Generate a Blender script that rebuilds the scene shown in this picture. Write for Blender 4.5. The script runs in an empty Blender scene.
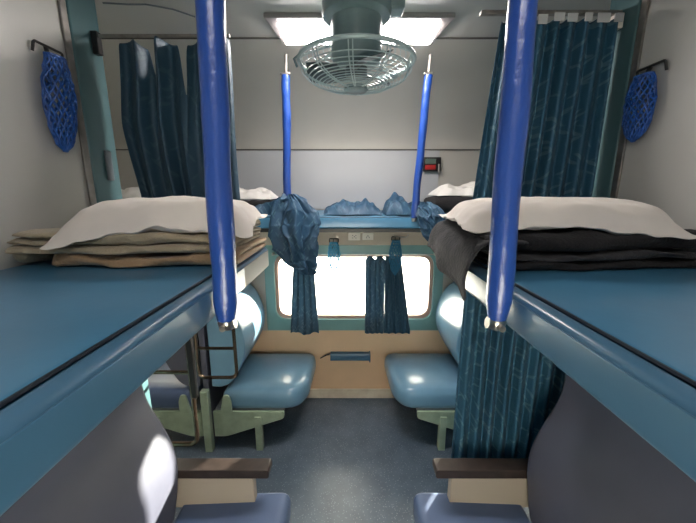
import bpy, bmesh, math, random
from mathutils import Vector, Matrix, noise
random.seed(7)
S = bpy.context.scene
COL = S.collection
PI = math.pi

# ------------------------------------------------------------------ materials
def mat(name, col, rough=.5, metal=0.0, spec=.5, bump=0.0, bscale=40., vary=0.0, vscale=8., coat=0.0, col2=None, sheen=0.0):
    m = bpy.data.materials.new(name); m.use_nodes = True
    nt = m.node_tree; N = nt.nodes; L = nt.links
    b = N['Principled BSDF']
    b.inputs['Base Color'].default_value = (*col, 1)
    b.inputs['Roughness'].default_value = rough
    b.inputs['Metallic'].default_value = metal
    b.inputs['Specular IOR Level'].default_value = spec
    b.inputs['Coat Weight'].default_value = coat
    b.inputs['Coat Roughness'].default_value = .12
    if sheen: b.inputs['Sheen Weight'].default_value = sheen
    tc = N.new('ShaderNodeTexCoord')
    if vary or col2:
        n = N.new('ShaderNodeTexNoise'); n.inputs['Scale'].default_value = vscale; n.inputs['Detail'].default_value = 5
        L.new(tc.outputs['Object'], n.inputs['Vector'])
        r = N.new('ShaderNodeValToRGB')
        c2 = col2 if col2 else tuple(c*(1-vary) for c in col)
        r.color_ramp.elements[0].position = .35; r.color_ramp.elements[1].position = .65
        r.color_ramp.elements[0].color = (*c2, 1); r.color_ramp.elements[1].color = (*col, 1)
        L.new(n.outputs['Fac'], r.inputs['Fac']); L.new(r.outputs['Color'], b.inputs['Base Color'])
    if bump:
        n = N.new('ShaderNodeTexNoise'); n.inputs['Scale'].default_value = bscale; n.inputs['Detail'].default_value = 4
        L.new(tc.outputs['Object'], n.inputs['Vector'])
        bp = N.new('ShaderNodeBump'); bp.inputs['Strength'].default_value = bump; bp.inputs['Distance'].default_value = .01
        L.new(n.outputs['Fac'], bp.inputs['Height']); L.new(bp.outputs['Normal'], b.inputs['Normal'])
    return m

def emis(name, col, st):
    m = bpy.data.materials.new(name); m.use_nodes = True
    b = m.node_tree.nodes['Principled BSDF']
    b.inputs['Base Color'].default_value = (.8, .8, .8, 1)
    b.inputs['Emission Color'].default_value = (*col, 1)
    b.inputs['Emission Strength'].default_value = st
    return m

def glass(name):
    m = bpy.data.materials.new(name); m.use_nodes = True
    nt = m.node_tree; nt.nodes.clear(); N = nt.nodes; L = nt.links
    o = N.new('ShaderNodeOutputMaterial'); mx = N.new('ShaderNodeMixShader')
    t = N.new('ShaderNodeBsdfTransparent'); g = N.new('ShaderNodeBsdfGlossy'); f = N.new('ShaderNodeFresnel')
    g.inputs['Roughness'].default_value = .02
    t.inputs['Color'].default_value = (.95, .96, .93, 1)
    f.inputs['IOR'].default_value = 1.35
    L.new(f.outputs[0], mx.inputs[0]); L.new(t.outputs[0], mx.inputs[1]); L.new(g.outputs[0], mx.inputs[2])
    L.new(mx.outputs[0], o.inputs[0])
    return m

def curtain_mat(name, base, light, rough=.55, thin=.06):
    m = bpy.data.materials.new(name); m.use_nodes = True
    nt = m.node_tree; N = nt.nodes; L = nt.links
    b = N['Principled BSDF']; b.inputs['Roughness'].default_value = rough
    b.inputs['Sheen Weight'].default_value = .03
    tc = N.new('ShaderNodeTexCoord')
    last = None
    for ang, sc, off in ((.5, 1., 0.), (-.6, 1.13, 3.7)):
        mp = N.new('ShaderNodeMapping')
        m0 = N.new('ShaderNodeMapping'); m0.inputs['Rotation'].default_value = (0, ang, 0)
        mp.inputs['Location'].default_value = (off, off, off)
        mp.inputs['Scale'].default_value = (62*sc, 2, 15*sc)
        L.new(tc.outputs['Object'], m0.inputs['Vector']); L.new(m0.outputs[0], mp.inputs['Vector'])
        v = N.new('ShaderNodeTexVoronoi'); v.inputs['Scale'].default_value = 1.
        L.new(mp.outputs[0], v.inputs['Vector'])
        r = N.new('ShaderNodeValToRGB')
        r.color_ramp.elements[0].position = .22; r.color_ramp.elements[1].position = .30
        r.color_ramp.elements[0].color = (1, 1, 1, 1); r.color_ramp.elements[1].color = (0, 0, 0, 1)
        L.new(v.outputs['Distance'], r.inputs['Fac'])
        if last is None: last = r.outputs['Color']
        else:
            mx = N.new('ShaderNodeMath'); mx.operation = 'MAXIMUM'
            L.new(last, mx.inputs[0]); L.new(r.outputs['Color'], mx.inputs[1]); last = mx.outputs[0]
    sc_ = N.new('ShaderNodeMath'); sc_.operation = 'MULTIPLY'; sc_.inputs[1].default_value = .75
    L.new(last, sc_.inputs[0])
    mc = N.new('ShaderNodeMix'); mc.data_type = 'RGBA'
    mc.inputs[6].default_value = (*base, 1); mc.inputs[7].default_value = (*light, 1)
    L.new(sc_.outputs[0], mc.inputs[0]); L.new(mc.outputs[2], b.inputs['Base Color'])
    tr = N.new('ShaderNodeBsdfTranslucent'); L.new(mc.outputs[2], tr.inputs['Color'])
    ms = N.new('ShaderNodeMixShader'); ms.inputs[0].default_value = thin
    out = [n for n in N if n.type == 'OUTPUT_MATERIAL'][0]
    L.new(b.outputs[0], ms.inputs[1]); L.new(tr.outputs[0], ms.inputs[2]); L.new(ms.outputs[0], out.inputs[0])
    return m

M = {}
M['wall'] = mat('cream_grey_laminate', (.56, .555, .53), .38, vary=.06, vscale=3, bump=.05, bscale=60)
M['wall_far'] = mat('grey_beige_laminate', (.50, .48, .44), .4, vary=.06, vscale=3)
M['panel'] = mat('pale_grey_laminate', (.46, .47, .49), .35, vary=.06, vscale=2)
M['peach'] = mat('peach_laminate', (.80, .54, .34), .4, vary=.08, vscale=4)
M['skirt'] = mat('dirty_cream_skirting', (.74, .66, .54), .55, col2=(.62, .52, .41), vscale=9)
M['ceil'] = mat('ceiling_laminate', (.46, .455, .43), .42, vary=.05, vscale=2)
M['ceil_trim'] = mat('grey_aluminium_strip', (.22, .22, .22), .4, metal=.5)
M['joint'] = mat('panel_joint_shadow_gap', (.08, .075, .07), .7)
M['teal'] = mat('teal_enamel', (.20, .37, .36), .35, vary=.12, vscale=6)
M['silver'] = mat('worn_aluminium', (.32, .30, .28), .45, metal=.7, vary=.3, vscale=25)
M['chrome'] = mat('scuffed_steel', (.55, .52, .48), .28, metal=1., vary=.3, vscale=60)
M['brown_metal'] = mat('bronzed_steel_tube', (.12, .085, .06), .25, metal=.85)
M['black'] = mat('black_plastic', (.012, .012, .013), .4)
M['rubber'] = mat('brown_rubber_gasket', (.50, .30, .24), .5)
M['berth'] = mat('blue_vinyl', (.058, .20, .34), .33, vary=.16, vscale=3.5, bump=.10, bscale=9, coat=.15)
M['fascia'] = mat('blue_vinyl_edge', (.060, .155, .255), .30, vary=.14, vscale=4, bump=.05, bscale=12, coat=.2)
M['seam'] = mat('dark_piping', (.006, .012, .022), .5)
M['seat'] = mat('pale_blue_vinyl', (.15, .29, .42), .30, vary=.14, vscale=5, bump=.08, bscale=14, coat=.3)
M['seat_side'] = mat('greyed_vinyl_side', (.28, .29, .31), .45, vary=.3, vscale=12)
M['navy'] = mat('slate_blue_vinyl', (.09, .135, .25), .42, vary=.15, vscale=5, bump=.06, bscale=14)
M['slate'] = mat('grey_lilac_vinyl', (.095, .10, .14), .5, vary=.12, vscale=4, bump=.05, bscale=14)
M['green'] = mat('pale_green_enamel', (.37, .46, .34), .42, vary=.2, vscale=15)
M['wood'] = mat('dark_brown_armrest', (.045, .032, .027), .38, vary=.3, vscale=30)
M['beige'] = mat('beige_laminate', (.42, .36, .29), .5)
M['pole'] = mat('blue_rexine_sleeve', (.014, .055, .27), .30, bump=.5, bscale=22, coat=.25)
M['pillow'] = mat('white_cotton', (.84, .77, .71), .85, vary=.05, vscale=10, bump=.12, bscale=25, sheen=.2)
M['sheet'] = mat('white_bed_linen', (.70, .68, .65), .85, bump=.2, bscale=30)
M['tan'] = mat('khaki_wool', (.46, .385, .265), .95, vary=.22, vscale=18, bump=.5, bscale=130, sheen=.3)
M['brown'] = mat('light_brown_wool', (.42, .28, .16), .95, vary=.2, vscale=18, bump=.5, bscale=130, sheen=.3)
M['blackwool'] = mat('black_wool', (.014, .013, .015), .95, vary=.3, vscale=20, bump=.5, bscale=130, sheen=.03)
M['greywool'] = mat('grey_wool', (.032, .032, .038), .95, vary=.45, vscale=30, bump=.5, bscale=130, sheen=.08)
M['curtain'] = curtain_mat('teal_dart_print_curtain', (.028, .112, .19), (.12, .24, .31))
M['curtain_dark'] = curtain_mat('dark_teal_dart_print_curtain', (.024, .068, .112), (.05, .11, .15))
M['cloth'] = curtain_mat('blue_dart_print_cloth', (.012, .054, .110), (.05, .12, .18), .6)
M['wincurtain'] = curtain_mat('slate_print_curtain', (.06, .11, .155), (.15, .22, .27), thin=.3)
M['tape'] = mat('white_curtain_tape', (.55, .56, .56), .8)
M['net'] = mat('blue_cord', (.02, .12, .48), .4, vary=.4, vscale=40)
M['net_cyan'] = mat('pale_cyan_cord', (.08, .40, .62), .4)
M['post'] = mat('shaded_teal_enamel', (.07, .15, .165), .35, vary=.12, vscale=6)  # teal darkened so the shade on the partition posts sits in the colour
M['net_teal'] = mat('deep_teal_cord', (.02, .15, .27), .4)
M['fan'] = mat('grey_teal_enamel', (.15, .22, .235), .35, vary=.2, vscale=12)
M['cage'] = mat('fan_wire', (.36, .46, .47), .3, metal=.2)
M['blade'] = mat('fan_blade_enamel', (.05, .075, .085), .35)
M['lamp'] = emis('lit_diffuser', (1., .93, .88), 32)
M['lamp_frame'] = mat('grey_lamp_frame', (.26, .24, .24), .4, metal=.3)
M['plate'] = mat('ivory_switch_plate', (.80, .74, .66), .4)
M['strip'] = mat('beige_strip', (.50, .42, .33), .45)
M['red'] = mat('red_enamel', (.40, .02, .02), .4)
M['led'] = mat('dim_display', (.10, .14, .12), .3)
M['paint_mark'] = mat('dark_engraving', (.06, .05, .05), .6)
M['blue_bar'] = mat('blue_padded_vinyl', (.025, .11, .20), .3, coat=.3)
M['end_metal'] = mat('bare_grey_metal', (.17, .165, .155), .6, metal=.1)
M['glass'] = glass('window_glass')
M['frame_dark'] = mat('grey_enamel_frame', (.14, .16, .18), .4)

# speckled floor
def floor_mat():
    m = mat('speckled_blue_vinyl_floor', (.07, .10, .145), .34, bump=.05, bscale=30)
    nt = m.node_tree; N = nt.nodes; L = nt.links; b = N['Principled BSDF']
    tc = [n for n in N if n.type == 'TEX_COORD'][0]
    v = N.new('ShaderNodeTexVoronoi'); v.inputs['Scale'].default_value = 75
    L.new(tc.outputs['Object'], v.inputs['Vector'])
    r = N.new('ShaderNodeValToRGB'); r.color_ramp.elements[0].position = .16; r.color_ramp.elements[1].position = .24
    r.color_ramp.elements[0].color = (1, 1, 1, 1); r.color_ramp.elements[1].color = (0, 0, 0, 1)
    L.new(v.outputs['Distance'], r.inputs['Fac'])
    n = N.new('ShaderNodeTexNoise'); n.inputs['Scale'].default_value = 9; n.inputs['Detail'].default_value = 6
    L.new(tc.outputs['Object'], n.inputs['Vector'])
    r2 = N.new('ShaderNodeValToRGB')
    r2.color_ramp.elements[0].position = .3; r2.color_ramp.elements[1].position = .7
    r2.color_ramp.elements[0].color = (.075, .105, .145, 1); r2.color_ramp.elements[1].color = (.115, .15, .195, 1)
    L.new(n.outputs['Fac'], r2.inputs['Fac'])
    mx = N.new('ShaderNodeMix'); mx.data_type = 'RGBA'
    mm = N.new('ShaderNodeMath'); mm.operation = 'MULTIPLY'; mm.inputs[1].default_value = .6
    L.new(r.outputs['Color'], mm.inputs[0]); L.new(mm.outputs[0], mx.inputs[0])
    L.new(r2.outputs['Color'], mx.inputs[6]); mx.inputs[7].default_value = (.30, .36, .40, 1)
    L.new(mx.outputs[2], b.inputs['Base Color'])
    return m
M['floor'] = floor_mat()

# ------------------------------------------------------------------ mesh helpers
def NB(): return bmesh.new()

def box(bm, x0, x1, y0, y1, z0, z1):
    if x0 > x1: x0, x1 = x1, x0
    vs = [bm.verts.new((x, y, z)) for x in (x0, x1) for y in (y0, y1) for z in (z0, z1)]
    for f in ((0, 1, 3, 2), (4, 6, 7, 5), (0, 4, 5, 1), (2, 3, 7, 6), (0, 2, 6, 4), (1, 5, 7, 3)):
        bm.faces.new([vs[i] for i in f])
    return bm

def tube(bm, pts, r, seg=10, closed=False, flat=None):
    pts = [Vector(p) for p in pts]; n = len(pts); rings = []
    rs = r if isinstance(r, (list, tuple)) else [r]*n
    ref = None
    for i, p in enumerate(pts):
        a = pts[i-1] if (i > 0 or closed) else p
        b = pts[(i+1) % n] if (i < n-1 or closed) else p
        t = (b-a).normalized()
        if ref is None:
            ref = Vector((0, 0, 1)) if abs(t.z) < .9 else Vector((1, 0, 0))
        u = t.cross(ref)
        if u.length < 1e-4: u = t.cross(Vector((0, 1, 0)))
        u.normalize(); w = u.cross(t).normalized(); ref = w
        fl = flat if flat else 1.0
        rings.append([bm.verts.new(p + u*math.cos(2*PI*k/seg)*rs[i] + w*math.sin(2*PI*k/seg)*rs[i]*fl) for k in range(seg)])
    m = n if closed else n-1
    for i in range(m):
        A = rings[i]; B = rings[(i+1) % n]
        sh = 0
        if closed and i == n-1:
            sh = min(range(seg), key=lambda s: (A[0].co-B[s].co).length)
        for k in range(seg):
            bm.faces.new((A[k], A[(k+1) % seg], B[(k+1+sh) % seg], B[(k+sh) % seg]))
    if not closed:
        bm.faces.new(rings[0][::-1]); bm.faces.new(rings[-1])
    return bm

def lathe(bm, prof, c, seg=32):
    """prof: list of (r,z) from bottom to top, around the vertical axis at c=(x,y)"""
    rings = []
    for r, z in prof:
        if r < 1e-5: rings.append([bm.verts.new((c[0], c[1], z))])
        else: rings.append([bm.verts.new((c[0]+r*math.cos(2*PI*k/seg), c[1]+r*math.sin(2*PI*k/seg), z)) for k in range(seg)])
    for A, B in zip(rings, rings[1:]):
        for k in range(seg):
            k2 = (k+1) % seg
            if len(A) == 1 and len(B) == 1: continue
            if len(A) == 1: bm.faces.new((A[0], B[k2], B[k]))
            elif len(B) == 1: bm.faces.new((A[k], A[k2], B[0]))
            else: bm.faces.new((A[k], A[k2], B[k2], B[k]))
    return bm

def prism(bm, prof, a0, a1, axis='y', n=1):
    """extrude closed profile; axis y: prof=(x,z); axis x: prof=(y,z); axis z: prof=(x,y)"""
    def P(p, a):
        return {'y': (p[0], a, p[1]), 'x': (a, p[0], p[1]), 'z': (p[0], p[1], a)}[axis]
    rows = [[bm.verts.new(P(p, a0+(a1-a0)*i/n)) for p in prof] for i in range(n+1)]
    k = len(prof)
    for A, B in zip(rows, rows[1:]):
        for i in range(k):
            bm.faces.new((A[i], A[(i+1) % k], B[(i+1) % k], B[i]))
    bm.faces.new(rows[0][::-1]); bm.faces.new(rows[-1])
    return bm

def rounded(pts, r, seg=4):
    """round the corners of a polygon"""
    out = []; n = len(pts)
    for i in range(n):
        p = Vector(pts[i]); a = Vector(pts[i-1]); b = Vector(pts[(i+1) % n])
        rr = r[i] if isinstance(r, (list, tuple)) else r
        if rr <= 0: out.append(tuple(p)); continue
        da = (a-p); db = (b-p)
        d = min(rr, da.length*.49, db.length*.49)
        s = p+da.normalized()*d; e = p+db.normalized()*d
        for k in range(seg+1):
            t = k/seg
            out.append(tuple(s*(1-t)**2+p*2*t*(1-t)+e*t*t))
    return out

def roundpath(pts, r, seg=5, closed=False):
    out = []; n = len(pts)
    for i in range(n):
        p = Vector(pts[i])
        if not closed and i in (0, n-1): out.append(p); continue
        a = Vector(pts[i-1]); b = Vector(pts[(i+1) % n])
        da = a-p; db = b-p; d = min(r, da.length*.49, db.length*.49)
        s = p+da.normalized()*d; e = p+db.normalized()*d
        for k in range(seg+1):
            t = k/seg; out.append(s*(1-t)**2+p*2*t*(1-t)+e*t*t)
    return out

def wloc(o):
    v = Vector((0, 0, 0))
    while o: v += o.location; o = o.parent
    return v

def obj(name, bm, m, parent=None, smooth=True, bevel=0, bseg=2, subsurf=0, solid=0, origin=None, ang=40):
    bmesh.ops.recalc_face_normals(bm, faces=bm.faces[:]) if not solid else None
    if parent is None:
        if origin is None:
            xs = [v.co.x for v in bm.verts]; ys = [v.co.y for v in bm.verts]; zs = [v.co.z for v in bm.verts]
            origin = Vector(((min(xs)+max(xs))/2, (min(ys)+max(ys))/2, min(zs)))
        off = Vector(origin)
    else:
        off = wloc(parent)
    for v in bm.verts: v.co -= off
    me = bpy.data.meshes.new(name); bm.to_mesh(me); bm.free()
    me.materials.append(m if not isinstance(m, str) else M[m])
    o = bpy.data.objects.new(name, me); COL.objects.link(o)
    if parent is None: o.location = off
    else: o.parent = parent
    if smooth:
        for p in me.polygons: p.use_smooth = True
        if not subsurf and not solid:
            try: me.set_sharp_from_angle(angle=math.radians(ang))
            except Exception: pass
    if bevel:
        b = o.modifiers.new('bevel', 'BEVEL'); b.width = bevel; b.segments = bseg; b.limit_method = 'ANGLE'; b.angle_limit = math.radians(30)
        b.harden_normals = False
    if solid:
        s = o.modifiers.new('solid', 'SOLIDIFY'); s.thickness = solid; s.offset = 0
    if subsurf:
        s = o.modifiers.new('sub', 'SUBSURF'); s.levels = subsurf; s.render_levels = subsurf
    return o

def tag(o, label, cat=None, group=None, kind=None):
    if label: o['label'] = label
    if cat: o['category'] = cat
    if group: o['group'] = group
    if kind: o['kind'] = kind
    return o

def thing(name, loc, label, cat, group=None):
    o = bpy.data.objects.new(name, None); COL.objects.link(o); o.location = loc
    o.empty_display_size = .05
    return tag(o, label, cat, group)

def struct(name, bm, m, parent=None, **k):
    o = obj(name, bm, m, parent, **k)
    if parent is None: o['kind'] = 'structure'
    return o

# ------------------------------------------------------------------ dimensions (metres, camera at y=0, window wall at y=YW)
YW = 2.56; XW = .94; ZC = 2.45; YB = -.55; XE = 2.9
YE = 1.22      # partition / berth end
WIN = [(-2.59, -1.30), (-.615, .675), (1.30, 2.59)]
WZ0, WZ1 = .73, 1.27

# ------------------------------------------------------------------ setting
struct('floor', box(NB(), -XE, XE, YB, YW+.06, -.06, 0), 'floor', smooth=False)
struct('ceiling', box(NB(), -XE, XE, YB, 1.72, ZC, ZC+.05), 'ceil', smooth=False)
# curved ceiling edge down to the window wall
prof = []
for i in range(17):
    t = i/16*PI/2
    prof.append((1.72+.84*math.sin(t)**1.0, 2.05+.40*math.cos(t)**1.15))
outer = [(y+.05, z+.05) for y, z in prof[::-1]]
struct('ceiling', prism(NB(), prof+outer, -XE, XE, 'x'), 'wall_far', ang=30)
# window wall with three openings, lower peach part and upper grey part
def wall_with_holes(zlo, zhi, holes, z0, z1, y0, y1):
    bm = NB(); x = -XE
    for a, b in holes:
        box(bm, x, a, y0, y1, zlo, zhi)
        box(bm, a, b, y0, y1, zlo, z0); box(bm, a, b, y0, y1, z1, zhi)
        x = b
    box(bm, x, XE, y0, y1, zlo, zhi)
    return bm
struct('wall_far', wall_with_holes(.62, 1.55, WIN, WZ0, WZ1, YW, YW+.06), 'wall_far', smooth=False)
struct('wall_far', box(NB(), -XE, XE, YW, YW+.06, 0, .62), 'peach', smooth=False)
struct('wall_far', box(NB(), -XE, XE, YW, YW+.06, 1.55, 2.06), 'wall_far', smooth=False)
struct('trim_1', box(NB(), -.94, .66, YW-.008, YW, 1.62, 2.045), 'panel', smooth=False)
struct('trim_2', box(NB(), -XE, XE, YW-.014, YW-.009, 2.046, 2.054), 'joint', smooth=False)
struct('baseboard_far', box(NB(), -XE, XE, YW-.015, YW, 0, .085), 'skirt', bevel=.003)
# unseen wall behind the camera; window added to brighten the far wall
WB = (-.36, .36)
bm = NB()
box(bm, -XE, WB[0], YB-.06, YB, 0, ZC); box(bm, WB[1], XE, YB-.06, YB, 0, ZC)
box(bm, WB[0], WB[1], YB-.06, YB, 0, .78); box(bm, WB[0], WB[1], YB-.06, YB, 1.3, ZC)
struct('wall_back', bm, 'wall', smooth=False)
for s, nm in ((-1, 'left'), (1, 'right')):
    struct('wall_'+nm, box(NB(), s*XW, s*(XW+.05), YB, YE, 0, ZC), 'wall', smooth=False)
    t = struct('trim_3' if s < 0 else 'trim_4', box(NB(), s*(XW-.012), s*(XW+.062), YE, YE+.14, 0, ZC), 'post', bevel=.006)
    u = struct('trim_5' if s < 0 else 'trim_6', box(NB(), s*(XW-.009), s*(XW-.001), YE-.028, YE-.001, 0, ZC), 'silver', bevel=.002)
    struct('wall_'+nm+'_end', box(NB(), s*XE, s*(XE+.05), YB, YW+.06, 0, ZC), 'wall_far', smooth=False)
# ceiling strips
struct('trim_7', box(NB(), -XE, XE, 1.30, 1.345, ZC-.014, ZC-.001), 'ceil_trim', bevel=.003)
struct('trim_8', box(NB(), -XE, XE, 1.714, 1.722, ZC-.006, ZC-.001), 'joint', smooth=False)
struct('trim_9', box(NB(), -XE, XE, 1.36, 1.364, ZC-.004, ZC-.001), 'joint', smooth=False)

# windows
def rrect(x0, x1, z0, z1, r, seg=6):
    return rounded([(x0, z0), (x1, z0), (x1, z1), (x0, z1)], r, seg)
def ringprism(bm, o, i, y0, y1):
    k = len(o); A = [[bm.verts.new((p[0], y, p[1])) for p in prof] for prof, y in ((o, y0), (i, y0), (i, y1), (o, y1))]
    for a in range(4):
        P_, Q = A[a], A[(a+1) % 4]
        for j in range(k):
            bm.faces.new((P_[j], P_[(j+1) % k], Q[(j+1) % k], Q[j]))
    return bm
for i, (a, b) in enumerate(WIN):
    w = bpy.data.objects.new('window_%d' % (i+1), None); COL.objects.link(w); w.location = ((a+b)/2, YW, WZ0); w['kind'] = 'structure'
    # outer flat teal frame
    o_ = rrect(a-.065, b+.065, .632, 1.34, .012); in_ = rrect(a+.012, b-.012, WZ0-.005, WZ1-.005, .10)
    # both loops have the same vertex count
    obj('window_frame', ringprism(NB(), o_, in_, YW-.022, YW+.02), 'teal', w, ang=30, bevel=.004)
    g0 = rrect(a+.002, b-.002, WZ0-.013, WZ1+.003, .11); g1 = rrect(a+.038, b-.038, WZ0+.022, WZ1-.03, .09)
    obj('gasket', ringprism(NB(), g0, g1, YW+.004, YW+.035), 'rubber', w, ang=30)
    obj('pane', box(NB(), a+.005, b-.005, YW+.040, YW+.044, WZ0, WZ1), 'glass', w, smooth=False)
w = bpy.data.objects.new('window_4', None); COL.objects.link(w); w.location = (0, YB, .78); w['kind'] = 'structure'  # unseen window, added for its daylight on the far wall
obj('window_frame', ringprism(NB(), rrect(-.42, .42, .72, 1.36, .012), rrect(-.34, .34, .80, 1.28, .1), YB-.02, YB+.02), 'teal', w, bevel=.004)
obj('pane', box(NB(), -.355, .355, YB-.045, YB-.041, .785, 1.295), 'glass', w, smooth=False)

# ------------------------------------------------------------------ ceiling lamp
L_ = thing('ceiling_light', (.0, 1.62, ZC), 'lit rectangular ceiling light glowing white behind the fan', 'light')
def trap(y0, y1, w0, w1, z0, z1, cx=.028):
    bm = NB(); vs = []
    for z in (z0, z1):
        vs.append([bm.verts.new(p) for p in ((cx-w0, y0, z), (cx+w0, y0, z), (cx+w1, y1, z), (cx-w1, y1, z))])
    a, b = vs
    bm.faces.new(a[::-1]); bm.faces.new(b)
    for k in range(4): bm.faces.new((a[k], a[(k+1) % 4], b[(k+1) % 4], b[k]))
    return bm
obj('frame', trap(1.495, 1.735, .385, .35, ZC-.02, ZC-.0), 'lamp_frame', L_, bevel=.004)
for s in (-1, 1):
    bm = NB(); box(bm, .028+s*.02, .028+s*.335, 1.53, 1.712, ZC-.034, ZC-.019)
    obj('diffuser', bm, 'lamp', L_, bevel=.006)

# ------------------------------------------------------------------ fan
FC = (.012, 1.31); FZ = 2.205; FR = .205
fan = thing('ceiling_fan', (FC[0], FC[1], ZC), 'grey teal caged fan hanging from the ceiling in front of the lit lamp', 'fan')
obj('canopy', lathe(NB(), [(0, 2.335), (.10, 2.335), (.118, 2.345), (.122, 2.36), (.122, ZC-.016), (0, ZC-.016)], FC), 'fan', fan)
bm = NB(); box(bm, FC[0]+.10, FC[0]+.165, FC[1]-.035, FC[1]+.035, 2.36, 2.43)
obj('terminal_box', bm, 'fan', fan, bevel=.008)
obj('motor_housing', lathe(NB(), [(0, 2.185), (.06, 2.185), (.083, 2.20), (.090, 2.22), (.090, 2.336), (0, 2.336)], FC), 'fan', fan)
def cagez(r, low=True):
    q = max(0, 1-(r/FR)**2)
    return FZ-.092*q**.40 if low else FZ+.072*(1-r/FR)**.8
bm = NB()
def ring(bm, r, z, t, seg=48):
    tube(bm, [(FC[0]+r*math.cos(2*PI*k/seg), FC[1]+r*math.sin(2*PI*k/seg), z) for k in range(seg)], t, 5, closed=True)
for i in range(13):
    r = .050+i*.0122; ring(bm, r, cagez(r), .0017)
for i in range(6):
    r = .10+i*.019; ring(bm, r, cagez(r, False), .0018)
for k in range(10):
    for d in (-.045, .045):
        a = 2*PI*k/10+.2
        pts = []
        for j in range(9):
            r = .035+(FR-.035)*j/8; an = a+d*(.6+.4*FR/max(r, .06)*.35)
            pts.append((FC[0]+r*math.cos(an), FC[1]+r*math.sin(an), cagez(r)-.001))
        tube(bm, pts, .0021, 5)
        pts = [(FC[0]+r*math.cos(a+d), FC[1]+r*math.sin(a+d), cagez(r, False)) for r in [.085+(FR-.085)*j/6 for j in range(7)]]
        tube(bm, pts, .0021, 5)
obj('wire_cage', bm, 'cage', fan)
bm = NB()
tube(bm, [(FC[0]+FR*math.cos(2*PI*k/56), FC[1]+FR*math.sin(2*PI*k/56), FZ) for k in range(56)], .0075, 8, closed=True)
obj('guard_rim', bm, 'cage', fan)
obj('rim_clip', tube(NB(), [(FC[0]-.206, FC[1]-.01, FZ+.018), (FC[0]-.222, FC[1]-.01, FZ+.006), (FC[0]-.212, FC[1]-.01, FZ-.02)], .005, 6), 'fan', fan)
obj('hub_cap', lathe(NB(), [(0, 2.105), (.034, 2.106), (.044, 2.112), (.044, 2.122), (0, 2.122)], FC), 'fan', fan)
obj('blade_hub', lathe(NB(), [(0, 2.15), (.035, 2.15), (.04, 2.16), (.04, 2.186), (0, 2.186)], FC), 'blade', fan)
for k in range(3):
    bm = NB(); a0 = k*2*PI/3+.7; vs = []
    for i in range(7):
        r = .035+.145*i/6; wd = .35+.35*math.sin(PI*min(1, .25+.75*i/6)); row = []
        for j in range(6):
            t = j/5-.5; an = a0+t*wd*1.5+.25*i/6
            row.append(bm.verts.new((FC[0]+r*math.cos(an), FC[1]+r*math.sin(an), 2.175+t*.035)))
        vs.append(row)
    for i in range(6):
        for j in range(5): bm.faces.new((vs[i][j], vs[i+1][j], vs[i+1][j+1], vs[i][j+1]))
    obj('blade', bm, 'blade', fan, solid=.002)

# ------------------------------------------------------------------ near upper berths
BZ = 1.55
def upper_berth(s, label):
    t = thing('upper_berth', (s*.63, .35, 1.47), label, 'berth', None)
    y0, y1 = YB+.01, YE-.0
    p = rounded([(s*.352, BZ), (s*(XW-.002), BZ), (s*(XW-.002), BZ-.06), (s*.352, BZ-.06)], [.012, .02, .01, .01], 4)
    obj('cushion', prism(NB(), p, y0, y1, 'y', 1), 'berth', t, ang=50)
    p = rounded([(s*.351, BZ-.001), (s*.351, BZ-.05), (s*.322, BZ-.05), (s*.319, BZ-.008)], [.010, 0, 0, .014], 5)
    obj('rolled_edge', prism(NB(), p, y0, y1, 'y', 1), 'fascia', t, ang=50)
    obj('piping', tube(NB(), [(s*.3525, y0, BZ-.0015), (s*.3525, y1, BZ-.0015)], .0032, 6), 'seam', t)
    p = rounded([(s*.323, BZ-.014), (s*.323, BZ-.079), (s*.345, BZ-.085), (s*.37, BZ-.06), (s*.37, BZ-.04)], [.003, .012, 0, 0, 0], 4)
    # fascia slightly proud of the roll
    p = [(x-s*.005 if abs(x) < .34 else x, z) for x, z in p]
    obj('side_rail', prism(NB(), p, y0, .93, 'y', 1), 'fascia', t, ang=50)
    e = obj('end_rail', prism(NB(), p, .93, y1, 'y', 1), 'end_metal' if s < 0 else 'fascia', t, ang=50)
    if s < 0: e['label'] = 'bare grey beige metal end of the berth rail'
    obj('base_board', box(NB(), s*.36, s*(XW-.002), y0, y1, BZ-.075, BZ-.058), 'frame_dark', t, bevel=.003)
    return t
upper_berth(-1, 'blue vinyl upper berth on the left carrying the khaki blankets')
upper_berth(1, 'blue vinyl upper berth on the right carrying the black blankets')

# blue sleeved poles
def pole(base, top, r, label, foot_s=0, rod_top=None, group=None):
    b = Vector(base); t = Vector(top)
    th = thing('support_pole', b, label, 'pole', group)
    n = 26; pts = []; rs = []
    for i in range(n):
        u = i/(n-1); p = b.lerp(t, u)
        rr = r*(1+.09*noise.noise(Vector((u*9, b.x*7, 1.3))))
        if i == 0: rr *= .72
        elif i == 1: rr *= .98
        p = p+Vector((noise.noise(Vector((u*5, b.x, 0)))*.003, 0, 0))
        pts.append(p); rs.append(rr)
    obj('sleeve', tube(NB(), pts, rs, 16), 'pole', th)
    d = (t-b).normalized()
    obj('foot', tube(NB(), [b-d*.022, b-d*.006, b+d*.004], [r*.55, r*.75, r*.6], 12), 'chrome', th)
    if foot_s:
        obj('bolt', tube(NB(), [b-d*.012+Vector((-foot_s*.0, -.028, 0)), b-d*.012+Vector((foot_s*.0, .026, 0))], .007, 8), 'chrome', th)
        obj('bolt_bracket', tube(NB(), [b-d*.012, b-d*.008+Vector((-foot_s*.02, 0, .0))], .013, 8), 'chrome', th)
    if rod_top:
        q = Vector(rod_top)
        obj('rod', tube(NB(), [t-d*.01, q], r*.40, 8), 'silver', th)
        obj('collar', box(NB(), t.x-.026, t.x+.026, t.y-.018, t.y+.018, t.z-.003, t.z+.010), 'chrome', th, bevel=.003)
    return th
pole((-.292, .70, 1.468), (-.266, .70, 2.446), .0262, 'thick blue sleeved pole rising from the left upper berth edge', -1)
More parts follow.
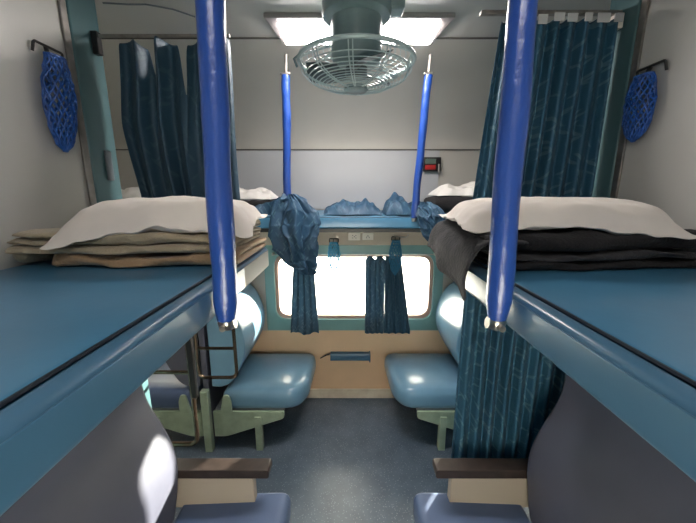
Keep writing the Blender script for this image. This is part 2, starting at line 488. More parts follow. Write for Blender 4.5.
pole((.291, .645, 1.492), (.276, .645, 2.446), .0252, 'thick blue sleeved pole rising from the right upper berth edge', 1)
pole((-.368, 1.922, 1.60), (-.338, 1.86, 2.335), .022, 'thin blue pole at the far berth between fan and left curtain', 0, (-.330, 1.845, 2.425))
pole((.365, 1.922, 1.60), (.395, 1.86, 2.335), .022, 'thin blue pole at the far berth beside the small red alarm box', 0, (.398, 1.845, 2.425))

# ------------------------------------------------------------------ side upper berths
def side_berth(cx, label, grp=None):
    t = thing('side_berth', (cx, 2.25, 1.50), label, 'berth', grp)
    h = .91 if cx == 0 else .97
    p = rounded([(1.945, 1.535), (1.945, 1.61), (YW-.012, 1.61), (YW-.012, 1.535)], [.01, .018, .01, .01], 4)
    obj('cushion', prism(NB(), p, cx-h, cx+h, 'x'), 'berth', t, ang=50, bevel=.0)
    obj('piping', tube(NB(), [(cx-h, 1.948, 1.602), (cx+h, 1.948, 1.602)], .003, 6), 'seam', t)
    obj('tray', box(NB(), cx-h, cx+h, 1.95, YW-.012, 1.512, 1.536), 'black', t, bevel=.003)
    return t
side_berth(0, 'blue padded upper berth above the curtained window')
side_berth(-1.925, 'blue side berth of the next bay on the left')
side_berth(1.925, 'blue side berth of the next bay on the right')
# service panel under the berth
sp = thing('service_panel', (.0, YW, 1.345), 'beige strip with switch and socket above the window', 'switch panel')
obj('panel', box(NB(), -.80, .80, YW-.06, YW-.0, 1.346, 1.50), 'strip', sp, bevel=.004)
def pxz(px, py, y):   # helper for laying out measured positions on the wall
    a = (px-348)/330; b = (261.5-py)/330; c, s_ = math.cos(math.radians(12)), math.sin(math.radians(12))
    k = y/(c+b*s_); return (-.018+a*k, 1.75+k*(b*c-s_))
yp = YW-.06
for nm, x0, x1, z0, z1 in (('socket', -.015, .075, 1.385, 1.445), ('switch', .092, .175, 1.388, 1.442)):
    pl = obj(nm, box(NB(), x0, x1, yp-.009, yp, z0, z1), 'plate', sp, bevel=.003)
    if nm == 'socket':
        bm = NB()
        for dx, dz in ((-.012, .008), (.012, .008), (-.012, -.012), (.012, -.012), (0, -.002)):
            xc, zc = (x0+x1)/2+dx, (z0+z1)/2+dz
            tube(bm, [(xc, yp-.0105, zc), (xc, yp-.008, zc)], .0035, 8)
        obj('socket_hole', bm, 'paint_mark', pl)
    else:
        xc, zc = (x0+x1)/2, (z0+z1)/2
        bm = NB(); tube(bm, [(xc-.012, yp-.0105, zc-.012), (xc, yp-.0105, zc+.012), (xc+.012, yp-.0105, zc-.012)], .0018, 5)
        obj('engraved_mark', bm, 'paint_mark', pl)
obj('berth_latch', tube(NB(), roundpath([(.33, yp-.012, 1.43), (.33, yp-.012, 1.415), (.43, yp-.012, 1.41), (.44, yp-.012, 1.43)], .01), .005, 6), 'chrome', sp)
obj('screw', tube(NB(), [(-.10, yp-.003, 1.41), (-.10, yp, 1.41)], .005, 8), 'chrome', sp)

# alarm box
al = thing('alarm_box', (.585, YW-.01, 1.90), 'small dark framed box with red lower half on the far wall', 'alarm box')
x0, x1, z0, z1 = .535, .665, 1.895, 1.995
obj('case', box(NB(), x0, x1, YW-.045, YW-.008, z0, z1), 'black', al, bevel=.006)
obj('red_panel', box(NB(), x0+.012, x1-.04, YW-.050, YW-.0455, z0+.012, z0+.045), 'red', al, bevel=.002)
obj('grey_panel', box(NB(), x0+.012, x1-.04, YW-.050, YW-.0455, z0+.052, z1-.012), 'led', al, bevel=.002)
obj('chain_handle', tube(NB(), [(x1-.018, YW-.056, z0-.005), (x1-.018, YW-.056, z0+.05)], .008, 8), 'chrome', al)

# ------------------------------------------------------------------ side lower seats
def side_seat(cx, s, label, cush='seat', bk='seat'):
    """s=+1: seat looks towards +x. cx = x of the divider behind the backrest"""
    t = thing('passenger_seat', (cx+s*.38, 2.2, 0), label, 'seat')
    X = lambda d: cx+s*d
    pl = [(X(.085), 1.975), (X(.10), 2.535), (X(.672), 2.535), (X(.655), 2.10), (X(.585), 1.975)]
    pl = rounded(pl, [.03, .03, .08, .09, .10], 6)
    bm = NB()
    # domed cushion by stacked outlines
    cxm = sum(p[0] for p in pl)/len(pl); cym = sum(p[1] for p in pl)/len(pl)
    rings = []
    for sc, z in ((.90, .305), (.975, .315), (1., .345), (1., .385), (.985, .415), (.94, .437), (.84, .449), (.6, .455), (.3, .457)):
        rings.append([bm.verts.new((cxm+(p[0]-cxm)*sc, cym+(p[1]-cym)*sc, z)) for p in pl])
    for A, B in zip(rings, rings[1:]):
        k = len(A)
        for i in range(k): bm.faces.new((A[i], A[(i+1) % k], B[(i+1) % k], B[i]))
    bm.faces.new(rings[0][::-1]); bm.faces.new(rings[-1])
    obj('seat', bm, cush, t, ang=80)
    b = [(X(.02), .47), (X(.08), .462), (X(.15), .49), (X(.215), .60), (X(.262), .72), (X(.255), .84), (X(.225), .94), (X(.17), 1.03), (X(.08), 1.08), (X(.02), 1.08)]
    obj('backrest', prism(NB(), rounded(b, [.01, .02, .05, .07, .08, .08, .08, .08, .04, .01], 4), 1.99, 2.53, 'y', 2), bk, t, ang=50, bevel=.02, bseg=3)
    f = [(X(.02), .295), (X(.50), .295), (X(.50), .245), (X(.10), .105), (X(.02), .105)]
    obj('side_plate', prism(NB(), rounded(f, [0, .01, .02, .02, 0], 3), 1.965, 1.985, 'y'), 'green', t, bevel=.003)
    obj('seat_rail', box(NB(), X(.03), X(.50), 1.99, 2.50, .285, .306), 'frame_dark', t, bevel=.003)
    obj('leg', box(NB(), X(.30), X(.345), 1.955, 2.0, 0, .26), 'green', t, bevel=.003)
    obj('leg', box(NB(), X(.30), X(.345), 2.46, 2.50, 0, .29), 'green', t, bevel=.003)
    q = [(X(.075), .297), (X(.155), .297), (X(.155), .38), (X(.14), .43), (X(.105), .43)]
    obj('hinge_plate', prism(NB(), rounded(q, [0, 0, .01, .02, .02], 3), 1.950, 1.964, 'y'), 'green', t, bevel=.002)
    return t
side_seat(-.95, 1, 'pale blue window seat with backrest on the left under the window')
side_seat(.95, -1, 'pale blue window seat on the right, partly hidden by the long curtain')
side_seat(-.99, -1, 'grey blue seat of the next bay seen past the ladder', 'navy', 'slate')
struct('trim_10', box(NB(), -.995, -.945, 1.94, 1.985, 0, .46), 'green', bevel=.004)
struct('trim_11', box(NB(), .945, .995, 1.94, 1.985, 0, .46), 'green', bevel=.004)
struct('trim_12', box(NB(), -.988, -.952, 1.99, YW-.02, 0, 1.12), 'slate', bevel=.004)
struct('trim_13', box(NB(), .952, .988, 1.99, YW-.02, 0, 1.12), 'slate', bevel=.004)

# blue bar on the wall between seats
fb = thing('wall_bolster', (.02, YW, .37), 'short dark blue padded bar fixed low on the peach wall', 'padded bar')
bm = NB(); pr = rounded([(YW-.055, .372), (YW-.001, .362), (YW-.001, .437), (YW-.045, .437)], .016, 4)
obj('pad', prism(bm, pr, -.165, .165, 'x', 1), 'blue_bar', fb, ang=50)
obj('end_plate', box(NB(), .158, .168, YW-.056, YW-.001, .360, .440), 'blue_bar', fb, bevel=.003)
obj('lever', tube(NB(), [(-.165, YW-.03, .425), (-.20, YW-.03, .415), (-.25, YW-.03, .385)], [.008, .007, .004], 8), 'black', fb)

# ------------------------------------------------------------------ near lower seats
def lower_seat(s, label):
    t = thing('lower_seat', (s*.6, .35, 0), label, 'seat')
    y0, y1 = YB+.01, 1.20
    p = rounded([(s*.27, .33), (s*.265, .475), (s*.72, .455), (s*.72, .33)], [.04, .05, .02, .02], 6)
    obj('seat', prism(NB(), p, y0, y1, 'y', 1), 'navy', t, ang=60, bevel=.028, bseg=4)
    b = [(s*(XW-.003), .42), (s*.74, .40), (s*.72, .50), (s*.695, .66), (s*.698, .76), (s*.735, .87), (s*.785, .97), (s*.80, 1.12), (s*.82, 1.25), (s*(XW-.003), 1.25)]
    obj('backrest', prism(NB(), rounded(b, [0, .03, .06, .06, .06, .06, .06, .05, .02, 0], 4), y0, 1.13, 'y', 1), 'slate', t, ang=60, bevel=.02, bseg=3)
    a = obj('armrest', prism(NB(), rounded([(s*.342, .600), (s*.342, .640), (s*(XW-.004), .640), (s*(XW-.004), .600)], .010, 3), 1.135, 1.20, 'y'), 'wood', t, bevel=.005)
    obj('end_panel', box(NB(), s*.41, s*(XW-.004), 1.150, 1.185, .44, .601), 'beige', t, bevel=.003)
    obj('base', box(NB(), s*.34, s*(XW-.004), y0, 1.17, .06, .325), 'frame_dark', t, bevel=.005)
    for y in (-.3, .4, 1.1):
        obj('leg', box(NB(), s*.36, s*.40, y-.02, y+.02, 0, .32), 'green', t, bevel=.003)
    return t
lower_seat(-1, 'slate blue bench seat under the left upper berth, sun on its backrest')
lower_seat(1, 'dark slate bench seat under the right upper berth, all in shadow')

# ------------------------------------------------------------------ ladder by the left partition
ld = thing('step_ladder', (-.78, 1.40, .5), 'bronzed tube step ladder at the end of the left partition', 'ladder')
yl = 1.42
obj('step', tube(NB(), roundpath([(-.725, yl, 1.46), (-.725, yl, .885), (-.545, yl, .885), (-.545, yl, 1.46)], .035), .0085, 8), 'brown_metal', ld)
obj('rung', tube(NB(), [(-.725, yl, 1.035), (-.545, yl, 1.035)], .0075, 8), 'brown_metal', ld)
obj('step', tube(NB(), roundpath([(-.775, yl+.02, 1.46), (-.775, yl+.02, .50), (-1.02, yl+.02, .50), (-1.02, yl+.02, 1.46)], .05), .0115, 8), 'brown_metal', ld)
obj('rung', tube(NB(), [(-1.02, yl+.02, .90), (-.775, yl+.02, .90)], .0095, 8), 'brown_metal', ld)
obj('upright', box(NB(), -.768, -.742, yl-.012, yl+.012, .78, 1.46), 'black', ld, bevel=.003)
obj('wall_fixing', box(NB(), -.93, -.725, 1.3595, yl-.012, 1.36, 1.385), 'black', ld, bevel=.003)

# ------------------------------------------------------------------ soft goods
def fbm(p, o=4):
    v = 0; a = 1; q = Vector(p)
    for _ in range(o): v += a*noise.noise(q); q = q*2.03; a *= .5
    return v

def grid_obj(name, fn, nu, nv, m, parent=None, solid=.004, subsurf=1, close_u=False, keep=None):
    bm = NB(); V = [[bm.verts.new(fn(i/(nu-(0 if close_u else 1)), j/(nv-1))) for j in range(nv)] for i in range(nu)]
    for i in range(nu if close_u else nu-1):
        for j in range(nv-1):
            bm.faces.new((V[i][j], V[(i+1) % nu][j], V[(i+1) % nu][j+1], V[i][j+1]))
    bmesh.ops.recalc_face_normals(bm, faces=bm.faces[:])
    return obj(name, bm, m, parent, solid=solid, subsurf=subsurf)

def curtain(root_name, label, cat, grp, x0, x1, y, zt, zb, pleats, amp, m, seed, nu=None, nv=14, tape=False, solid=.003, spread=None):
    nu = nu or pleats*8+1
    xc = (x0(0)+x1(0))/2 if callable(x0) else (x0+x1)/2
    zt_ = zt if callable(zt) else (lambda u: zt)
    zb_ = zb if callable(zb) else (lambda u: zb)
    X0 = x0 if callable(x0) else (lambda v: x0)
    X1 = x1 if callable(x1) else (lambda v: x1)
    def fn(u, v):    # v=0 at top
        z = zt_(u)*(1-v)+zb_(u)*v
        uu = u+.018*noise.noise(Vector((u*6, v*2.2, seed)))*(1 if 0 < u < 1 else 0)
        x = X0(v)*(1-uu)+X1(v)*uu
        w = math.sin(2*PI*pleats*u+.8*noise.noise(Vector((u*3, v*1.3, seed+5))))
        a = amp*(.75+.5*noise.noise(Vector((u*pleats*.9, seed, v*.8))))
        return (x+.3*a*math.cos(2*PI*pleats*u*1.0+seed), y+a*w+.01*noise.noise(Vector((u*2, v*3, seed+9))), z)
    t = thing(root_name, (xc, y, zb_(.5)), label, cat, grp)
    grid_obj('fabric', fn, nu, nv, m, t, solid=solid)
    if tape:
        for k in range(pleats):
            bm = NB()
            uc = (k+.75)/pleats
            c = Vector(fn(min(1, uc), 0)); h = .020+.008*random.random(); w_ = .012+.012*random.random()
            box(bm, c.x-w_, c.x+w_, c.y-.006, c.y-.001, c.z-h, c.z+.006)
            obj('hook_tape', bm, 'tape', t, bevel=.002)
    return t

# left berth curtain with ragged top
def ztop_left(u):
    z = 2.27+.012*math.sin(u*20)
    for c, w, d in ((.28, .030, .11), (.56, .035, .20), (.80, .03, .10)):
        k = abs(u-c)/w
        if k < 1: z -= d*(1-k)**.8
    return z
curtain('berth_curtain', 'bunched dark teal curtain with sagging top behind the left pillow', 'curtain', None,
        lambda v: -.835-.03*min(v, .35)/.35+.075*max(0, v-.35)/.65, lambda v: -.435, 1.315, ztop_left, lambda u: 1.50, 5, .036, M['curtain_dark'], 2., nu=73, nv=20)
curtain('berth_curtain', 'long teal patterned curtain hanging from ceiling to floor on the right', 'curtain', None,
        lambda v: .515-.05*min(1, v*3)-.01*v, lambda v: .918, 1.295, lambda u: 2.335, lambda u: .36, 8, .031, M['curtain'], 11., nu=91, nv=26, tape=True)
cr = thing('curtain_rail', (-.6, 1.315, 2.28), 'thin curtain rail above the bunched left curtain', 'rail')
obj('rail', tube(NB(), [(-.93, 1.318, 2.292), (-.44, 1.318, 2.292)], .006, 8), 'silver', cr)
obj('bracket', box(NB(), -.928, -.905, 1.305, 1.33, 2.23, 2.305), 'black', cr, bevel=.003)
cr = thing('curtain_rail', (.7, 1.295, 2.35), 'curtain rail carrying the long patterned curtain', 'rail')
obj('rail', box(NB(), .44, .925, 1.285, 1.305, 2.347, 2.359), 'silver', cr, bevel=.002)
obj('bracket', box(NB(), .90, .926, 1.275, 1.315, 2.30, 2.347), 'plate', cr, bevel=.003)

# window curtains
def zt_w(c): return lambda u: 1.235+.03*abs(math.sin(u*PI*c))
curtain('window_curtain', 'slate blue curtain bunched at the left of the window', 'curtain', 'window curtains',
        lambda v: -.44-.045*v, lambda v: -.285+.035*v, YW-.055, zt_w(2), lambda u: .615+.012*math.sin(u*9), 4, .013, M['wincurtain'], 21.)
curtain('window_curtain', 'lighter patterned window curtain right of the window centre', 'curtain', 'window curtains',
        lambda v: .115, lambda v: .27, YW-.05, zt_w(2), lambda u: .615, 4, .011, M['wincurtain'], 31.)
curtain('window_curtain', 'darker window curtain hanging behind the teal net holder', 'curtain', 'window curtains',
        lambda v: .275, lambda v: .395+.10*v, YW-.05, lambda u: 1.26, lambda u: .615, 4, .014, M['curtain_dark'], 41.)
wr = thing('curtain_rod', (0, YW-.05, 1.26), 'thin metal rod across the top of the window', 'rod')
obj('rod', tube(NB(), [(-.60, YW-.05, 1.272), (.66, YW-.05, 1.272)], .004, 8), 'chrome', wr)
for x in (-.60, .66): obj('bracket', box(NB(), x-.008, x+.008, YW-.056, YW-.022, 1.262, 1.282), 'chrome', wr)

# folded blankets: a serpentine strip extruded along x
def serp(y0, y1, z0, layers, th, seed):
    """centre line (y,z) of a folded strip, front folds at y0"""
    pts = []
    z = z0+th/2
    for k in range(layers):
        a, b = (y1, y0) if k % 2 == 0 else (y0, y1)
        off = .012*noise.noise(Vector((k*2.7, seed, 0)))
        n = 6
        for i in range(n):
            pts.append((a+(b-a)*i/(n-1)+(off if i in (0, n-1) else 0), z))
        if k < layers-1:
            sg = -1 if b < a else 1
            for q in (PI*.25, PI*.5, PI*.75):
                pts.append((b+off+sg*math.sin(q)*th*.62, z+(1-math.cos(q))*th*.53))
            z += th*1.06
    return pts, z+th/2
def blanket(name, label, cat, x0, x1, y0, y1, z0, layers, th, m, seed, grp=None, warp=None, nx=34):
    line, top = serp(y0, y1, z0, layers, th, seed)
    n = len(line); bm = NB(); rows = []
    # outline of the ribbon (closed)
    nor = []
    for i, p in enumerate(line):
        a = line[max(0, i-1)]; b = line[min(n-1, i+1)]
        d = Vector((b[0]-a[0], b[1]-a[1])); d = d.normalized() if d.length else Vector((1, 0)); nor.append(Vector((-d.y, d.x)))
    h = th*.47
    prof = [(p[0]+nor[i].x*h, p[1]+nor[i].y*h) for i, p in enumerate(line)]+[(p[0]-nor[i].x*h, p[1]-nor[i].y*h) for i, p in reversed(list(enumerate(line)))]
    for j in range(nx):
        u = j/(nx-1); row = []
        for k, (py, pz) in enumerate(prof):
            x = x0+(x1-x0)*u+.010*noise.noise(Vector((pz*60, seed, 1)))*(1 if j in (0, nx-1) else 0)
            lay = round((pz-z0)/th)
            y = py+.026*fbm((u*3.4, seed+lay*.9, 0), 4)
            z = pz+max(0, (pz-z0))/(layers*th)*.020*fbm((u*3.6+1, py*5, seed+lay*.35), 4)
            if j in (0, nx-1): z = z0+(z-z0)*.96
            if warp: x, y, z = warp(x, y, z)
            row.append(bm.verts.new((x, y, max(z, z0+.0005) if not warp else z)))
        rows.append(row)
    K = len(prof)
    for A, B in zip(rows, rows[1:]):
        for i in range(K): bm.faces.new((A[i], A[(i+1) % K], B[(i+1) % K], B[i]))
    # end caps as strips between the two sides of the ribbon
    for R in (rows[0], rows[-1]):
        for i in range(n-1): bm.faces.new((R[i], R[i+1], R[K-2-i], R[K-1-i]))
    bmesh.ops.recalc_face_normals(bm, faces=bm.faces[:])
    o = obj(name, bm, m, None, subsurf=1)
    tag(o, label, cat, grp)
    return o, top

def pillow(name, label, cx, cy, z0, hx, hy, H, seed, rot=0, m='pillow', tilt=0.0, flange=.08, droop=0., dside=1):
    nu, nv = 44, 30; bm = NB()
    def hgt(u, v):
        q = max(0, 1-abs(u/(1-flange))**4.5)*max(0, 1-abs(v/(1-flange*1.2))**3.2)
        return q**.48
    c, s_ = math.cos(rot), math.sin(rot); top = []; bot = []
    for i in range(nu):
        rt, rb = [], []
        for j in range(nv):
            u = -1+2*i/(nu-1); v = -1+2*j/(nv-1)
            ex = 1-.05*(1-v*v)*abs(u)**4; ey = 1-.07*(1-u*u)*abs(v)**4
            x = u*hx*ex; y = v*hy*ey
            h = hgt(u, v)
            wr = .012*fbm((u*2.2+v, v*2.6, seed), 5)+.006*noise.noise(Vector((u*9, v*2, seed+3)))*(1-h)
            fl = .009*noise.noise(Vector((u*5, v*5, seed+7)))*(1-h)
            z = z0+.012+h*H*.8+wr+fl
            X, Y = cx+c*x-s_*y, cy+s_*x+c*y
            z += tilt*u
            dr = droop*max(0, -v)**2*(1.25 if u*dside > 0 else .55)*abs(u)**.6
            z -= dr
            rt.append(bm.verts.new((X, Y, z)))
            edge = i in (0, nu-1) or j in (0, nv-1)
            rb.append(rt[-1] if edge else bm.verts.new((X, Y, z0+.006+tilt*u+fl+wr-h*.010-dr)))
        top.append(rt); bot.append(rb)
    for i in range(nu-1):
        for j in range(nv-1):
            bm.faces.new((top[i][j], top[i+1][j], top[i+1][j+1], top[i][j+1]))
            q = (bot[i][j+1], bot[i+1][j+1], bot[i+1][j], bot[i][j])
            if len({id(v_) for v_ in q}) == 4:
                try: bm.faces.new(q)
                except ValueError: pass
    bmesh.ops.recalc_face_normals(bm, faces=bm.faces[:])
    o = obj(name, bm, m, None, subsurf=1)
    return tag(o, label, 'pillow')

# left pile
def warpL(x, y, z):     # the aisle end of the pile sags back along the berth end
    return (x, y+.10*max(0, x+.62)**1.0*.9+.0, z)
_, zt = blanket('folded_blanket', 'light brown folded blanket lying lowest on the left berth', 'blanket', -.80, -.315, .86, 1.18, BZ+.001, 2, .0175, 'brown', 1., 'wool blankets on the left berth', warpL)
_, zt = blanket('folded_blanket', 'khaki folded blanket between the brown blanket and the left pillow', 'blanket', -.90, -.335, .845, 1.18, zt+.002, 5, .0112, 'tan', 4., 'wool blankets on the left berth', warpL)
pillow('pillow', 'white pillow on the khaki blankets of the left berth', -.545, 1.01, zt+.004, .262, .185, .084, 3., rot=.12, droop=.042, dside=-1)
# rolled left end of the khaki blanket
tag(obj('blanket_roll', tube(NB(), [(-.90+.012*noise.noise(Vector((k, 2, 0))), .86+k*.03, BZ+.030+.004*math.sin(k*1.3)) for k in range(11)], [.018]+[.028]*9+[.018], 12, flat=1.0), 'tan', None, subsurf=1),
    'small khaki roll of blanket tucked against the left wall', 'blanket')
# right pile
def warpR(x, y, z):
    return (x, y+.0+.25*max(0, x-.60)*.6, z)
_, zt = blanket('folded_blanket', 'black folded blanket lying lowest on the right berth', 'blanket', .36, .925, .82, 1.17, BZ+.001, 2, .012, 'blackwool', 7., 'dark blankets on the right berth', warpR)
_, zt = blanket('folded_blanket', 'thin grey folded blanket between two black ones on the right berth', 'blanket', .365, .915, .815, 1.17, zt+.001, 2, .009, 'greywool', 9., 'dark blankets on the right berth', warpR)
_, zt = blanket('folded_blanket', 'thick black folded blanket directly under the right pillow', 'blanket', .33, .93, .835, 1.17, zt+.001, 2, .027, 'blackwool', 12., 'dark blankets on the right berth', warpR)
pillow('pillow', 'cream white pillow on the black blankets of the right berth', .585, 1.00, zt+.004, .30, .175, .080, 8., rot=-.08, droop=.028)
# black blanket end hanging over the berth edge
def hang(u, v):
    y = .80+.40*u
    pr = [(.43, BZ+.105), (.36, BZ+.108), (.315, BZ+.09), (.288, BZ+.045), (.284, BZ+.0-.02*(1-u)), (.290, BZ+.012-.075*(1-u)+.008*math.sin(u*9))]
    q = v*(len(pr)-1); i = min(int(q), len(pr)-2); f = q-i
    x = pr[i][0]*(1-f)+pr[i+1][0]*f; z = pr[i][1]*(1-f)+pr[i+1][1]*f
    z -= .03*(1-u)*(1-v*.5)
    return (x+.014*fbm((u*3, v*3, 5.), 3)*v-.012*v, y+.012*fbm((u*4, v*4, 9.), 3), z+.006*fbm((u*5, v*5, 2.), 3))
o = grid_obj('hanging_blanket', hang, 26, 16, M['greywool'], None, solid=.008)
tag(o, 'dark grey blanket end spilling over the right berth edge beside the pole', 'blanket')

# side berth bedding
PILES = [(-.86, -.46, 2.03, 2.33, .040, 15., 'behind the left thick pole', 'on the far berth', [(-.72, .14, .05), (-.58, .12, .045)]),
         (.50, .90, 2.02, 2.33, .050, 25., 'beside the long right curtain', 'on the far berth', [(.62, .12, .045), (.78, .2, .06)]),
         (-1.70, -1.20, 2.06, 2.33, .042, 35., 'behind the left partition', 'on the next bay berth', [(-1.38, .15, .045), (-1.55, .15, .04)])]
# crumpled cloth on the far berth
def heap(cx, wx, peaks, seed, y0=1.95, y1=2.22, zb=1.6125):
    def fn(u, v):
        x = cx-wx+2*wx*u; y = y0+(y1-y0)*v
        y += .02*noise.noise(Vector((u*4, v*3, seed)))
        h = 0
        for px, w, hh in peaks:
            h = max(h, hh*max(0, 1-abs((x-px)/w))**.85)
        env = max(0, (1-abs(2*v-1)**2.5))**.7*max(0, 1-abs(2*u-1)**6)**.6
        rid = 1-abs(noise.noise(Vector((x*9+y*5, y*7-x*3, seed))))*2.0
        rid2 = 1-abs(noise.noise(Vector((x*22, y*16, seed+4))))*2.0
        z = zb+env*(h*(.62+.38*rid)+.018*(1+rid2))
        return (x+.01*noise.noise(Vector((u*9, v*9, seed))), y, z)
    return fn
o = grid_obj('crumpled_cloth', heap(.01, .175, [(-.05, .18, .06), (.09, .12, .07)], 3.), 46, 24, M['cloth'], None, solid=.003)
tag(o, 'low crumpled blue cloth on the middle of the far berth', 'cloth', 'crumpled cloths on the far berth')
o = grid_obj('crumpled_cloth', heap(.345, .14, [(.27, .12, .115), (.42, .12, .06)], 6.), 46, 24, M['cloth'], None, solid=.003)
tag(o, 'peaked crumpled blue cloth behind the far right pole', 'cloth', 'crumpled cloths on the far berth')
o = grid_obj('crumpled_cloth', heap(-.46, .15, [(-.42, .15, .075), (-.5, .1, .05)], 9., 1.95, 2.015), 36, 18, M['cloth'], None, solid=.003)
tag(o, 'crumpled blue cloth at the foot of the far left pole', 'cloth', 'crumpled cloths on the far berth')

for x0, x1, y0, y1, th, sd_, where, on, pk in PILES:
    grp_ = 'bedding '+on
    _, zt = blanket('folded_blanket', 'black folded blanket '+on+' '+where, 'blanket', x0, x1, y0, y1, 1.612, 2, th, 'blackwool', sd_, grp_, nx=18)
    o = grid_obj('bed_sheet', heap((x0+x1)/2, (x1-x0)/2-.02, pk, sd_, y0-.01, y1-.03, zt+.008), 36, 22, M['sheet'], None, solid=.004)
    tag(o, 'crumpled white sheet on the black blanket '+on+' '+where, 'sheet', grp_)

# cloth bundles hanging over the front edge: lofted bag with folds
def bag(label, path, seed, m='cloth', amp=.010, nfold=5):
    nu, nv = 110, 56
    def at(v):
        q = v*(len(path)-1); i = min(int(q), len(path)-2); f = q-i; f = f*f*(3-2*f)
        return [path[i][k]*(1-f)+path[i+1][k]*f for k in range(5)]
    def fn(u, v):
        x, y, z, rx, ry = at(v); a = 2*PI*u
        f = 1+.10*math.sin(nfold*a+3*v+seed)+.24*(abs(noise.noise(Vector((math.cos(a)*1.6+v*1.2, math.sin(a)*1.6, v*2.2+seed))))-.25)
        d = amp*(.5-2*abs(noise.noise(Vector((math.cos(a)*1.8+seed+v*2, math.sin(a)*1.8+v*2.5, v*2.5)))))+amp*.4*(.4-2*abs(noise.noise(Vector((math.cos(a)*4+seed-v*6, math.sin(a)*4, v*5)))))
        return (x+(rx*f+d)*math.cos(a), y+(ry*f+d)*math.sin(a), z+.012*noise.noise(Vector((a, v*4, seed))))
    bm = NB(); V = [[bm.verts.new(fn(i/nu, j/(nv-1))) for j in range(nv)] for i in range(nu)]
    for i in range(nu):
        for j in range(nv-1): bm.faces.new((V[i][j], V[(i+1) % nu][j], V[(i+1) % nu][j+1], V[i][j+1]))
    bm.faces.new([V[i][0] for i in range(nu)]); bm.faces.new([V[i][nv-1] for i in range(nu)][::-1])
    bmesh.ops.recalc_face_normals(bm, faces=bm.faces[:])
    o = obj('hanging_cloth', bm, m, None, subsurf=1)
    tag(o, label, 'cloth')
    return o
bag('blue cloth bundle hanging over the far berth edge left of the window', [
    (-.345, 1.90, 1.735, .03, .012), (-.335, 1.885, 1.70, .075, .026), (-.325, 1.87, 1.64, .120, .032), (-.325, 1.865, 1.57, .135, .036), (-.325, 1.865, 1.50, .130, .038),
    (-.315, 1.87, 1.42, .118, .036), (-.295, 1.875, 1.36, .095, .032), (-.27, 1.88, 1.31, .065, .026), (-.25, 1.885, 1.27, .03, .012)], 2., amp=.030)
bag('blue cloth hanging over the far berth edge right of the far right pole', [
    (.43, 1.945, 1.69, .02, .012), (.43, 1.90, 1.665, .06, .022), (.45, 1.88, 1.61, .075, .030), (.475, 1.875, 1.55, .07, .030), (.485, 1.88, 1.50, .055, .028), (.48, 1.885, 1.455, .02, .012)], 8., amp=.026, nfold=3)

# ------------------------------------------------------------------ net bottle holders
def net(label, cx, cy, z0, z1, rx, ry, m, face, seed, n=14, k=12, hookw=.05, th=.0035, lean=0.):
    """face: direction of the wall normal"""
    t = thing('net_holder', (cx, cy, z0), label, 'net holder')
    fx, fy = face
    def pt(i, j):
        v = j/k; a = 2*PI*((i+.5*(j % 2))/n)
        w = math.sin(PI*(.12+.88*v)*.98)**.5 if v < .98 else .12
        w = (.62+.38*math.sin(PI*min(1, v*1.1)))*(1 if v < .8 else max(.15, math.sqrt(max(0, 1-((v-.8)/.2)**2))))
        nn = .12*noise.noise(Vector((i*.9, j*.9, seed)))
        along, out = rx*w*(1+2.2*nn)*math.cos(a), ry*w*(1+nn)*math.sin(a)+ry*1.05
        ax = (-fy, fx)
        return (cx+ax[0]*(along+lean*v)+fx*out, cy+ax[1]*(along+lean*v)+fy*out, z1-(z1-z0)*v+.006*noise.noise(Vector((j, i, seed))))
    bm = NB()
    P_ = [[pt(i, j) for i in range(n)] for j in range(k+1)]
    for j in range(k):
        for i in range(n):
            a = P_[j][i]; 
            if j % 2 == 0: nb = (P_[j+1][i], P_[j+1][(i-1) % n])
            else: nb = (P_[j+1][i], P_[j+1][(i+1) % n])
            for b in nb: tube(bm, [a, b], th*.5, 5)
    tube(bm, P_[0], th*.8, 5, closed=True)
    tube(bm, P_[k], th*.8, 5, closed=True)
    obj('net', bm, m, t)
    ax = (-fy, fx)
    c = Vector((cx, cy, z1))
    A = Vector((ax[0], ax[1], 0)); F = Vector((fx, fy, 0))
    hp = [c-A*hookw+Vector((0, 0, .0))+F*.004, c-A*hookw+Vector((0, 0, .028))+F*.012, c+A*hookw+Vector((0, 0, .028))+F*.012, c+A*hookw+F*.004]
    obj('hook', tube(NB(), roundpath(hp, .008), .004, 6), 'black', t)
    bm = NB(); q = c+F*.008
    tube(bm, [q-A*hookw*.1+Vector((0, 0, .025)), q-A*hookw*.4-Vector((0, 0, .045))+F*.02], .010, 6, flat=.3)
    obj('clip', bm, 'black', t)
    return t
net('blue net bottle holder hooked on the left wall', -XW+.001, 1.115, 1.875, 2.15, .052, .026, M['net'], (1, 0), 1., lean=-.02, th=.006, n=15, k=16)
net('blue net bottle holder hooked on the right wall', XW-.001, 1.135, 1.91, 2.105, .050, .026, M['net'], (-1, 0), 5., th=.005, n=15, k=14)
net('pale cyan net holder hanging before the clear part of the window', -.125, yp, 1.15, 1.37, .045, .022, M['net_cyan'], (0, -1), 9., n=12, k=12, hookw=.035, th=.006)
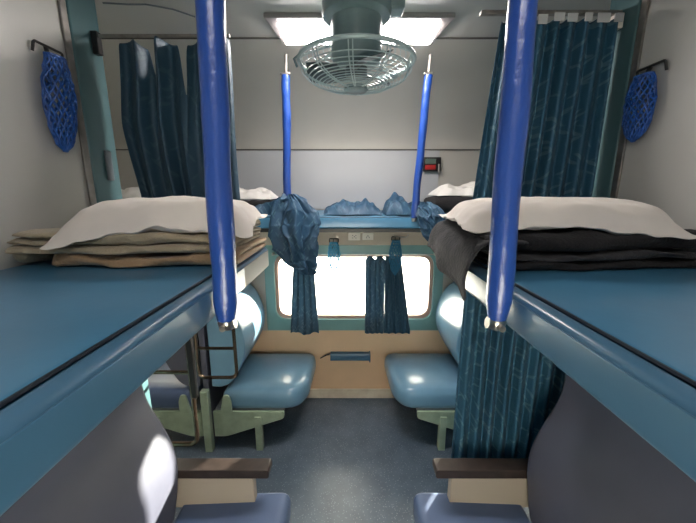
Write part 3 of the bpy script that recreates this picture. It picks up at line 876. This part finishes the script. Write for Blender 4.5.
net('dark teal net holder hanging before the right window curtains', .345, yp, 1.12, 1.385, .045, .022, M['net_teal'], (0, -1), 13., n=12, k=11, hookw=.03, th=.007)

# small fittings
tag(obj('wall_latch', box(NB(), -XW+.012, -XW+.022, 1.285, 1.315, 1.79, 1.90), 'frame_dark', None, bevel=.004), 'dark narrow latch on the teal post of the left partition', 'latch')
tag(obj('loose_cable', tube(NB(), [(-.93, 1.40, 2.435), (-.85, 1.42, 2.440), (-.78, 1.42, 2.440), (-.70, 1.46, 2.443), (-.64, 1.52, 2.444)], .003, 6), 'frame_dark'), 'thin loose cable under the ceiling above the left curtain', 'cable')

# ------------------------------------------------------------------ light
W = bpy.data.worlds.new('World'); S.world = W; W.use_nodes = True
bg = W.node_tree.nodes['Background']; bg.inputs[0].default_value = (1., .93, .82, 1); bg.inputs[1].default_value = 11
sd = bpy.data.lights.new('sun', 'SUN'); sd.energy = 26; sd.angle = math.radians(.8); sd.color = (1, .93, .82)
so = bpy.data.objects.new('sun', sd); COL.objects.link(so)
so.rotation_euler = Vector((-.62, -.78, -.195)).to_track_quat('-Z', 'Y').to_euler()
# unseen bay lamp above the camera, added to light the near berths
bl = thing('added_bay_light', (0, -.1, ZC), 'unseen ceiling light added to brighten the two near upper berths', 'light')
obj('frame', box(NB(), -.33, .33, -.2, 0, ZC-.02, ZC-.001), 'lamp_frame', bl, bevel=.004)
M['lamp2'] = emis('dim_diffuser', (1., .94, .88), 13)
obj('diffuser', box(NB(), -.31, .31, -.18, -.02, ZC-.030, ZC-.019), 'lamp2', bl, bevel=.006)

# ------------------------------------------------------------------ camera
cd = bpy.data.cameras.new('camera'); cd.sensor_fit = 'HORIZONTAL'; cd.sensor_width = 36; cd.lens = 330/696*36; cd.clip_start = .02
co = bpy.data.objects.new('camera', cd); COL.objects.link(co)
co.location = (-.018, 0, 1.75); co.rotation_euler = (math.radians(78), math.radians(0), 0)
S.camera = co
S.view_settings.view_transform = 'Standard'; S.view_settings.look = 'None'
S.view_settings.gamma = 1; S.view_settings.use_curve_mapping = False
S.view_settings.exposure = 0.85
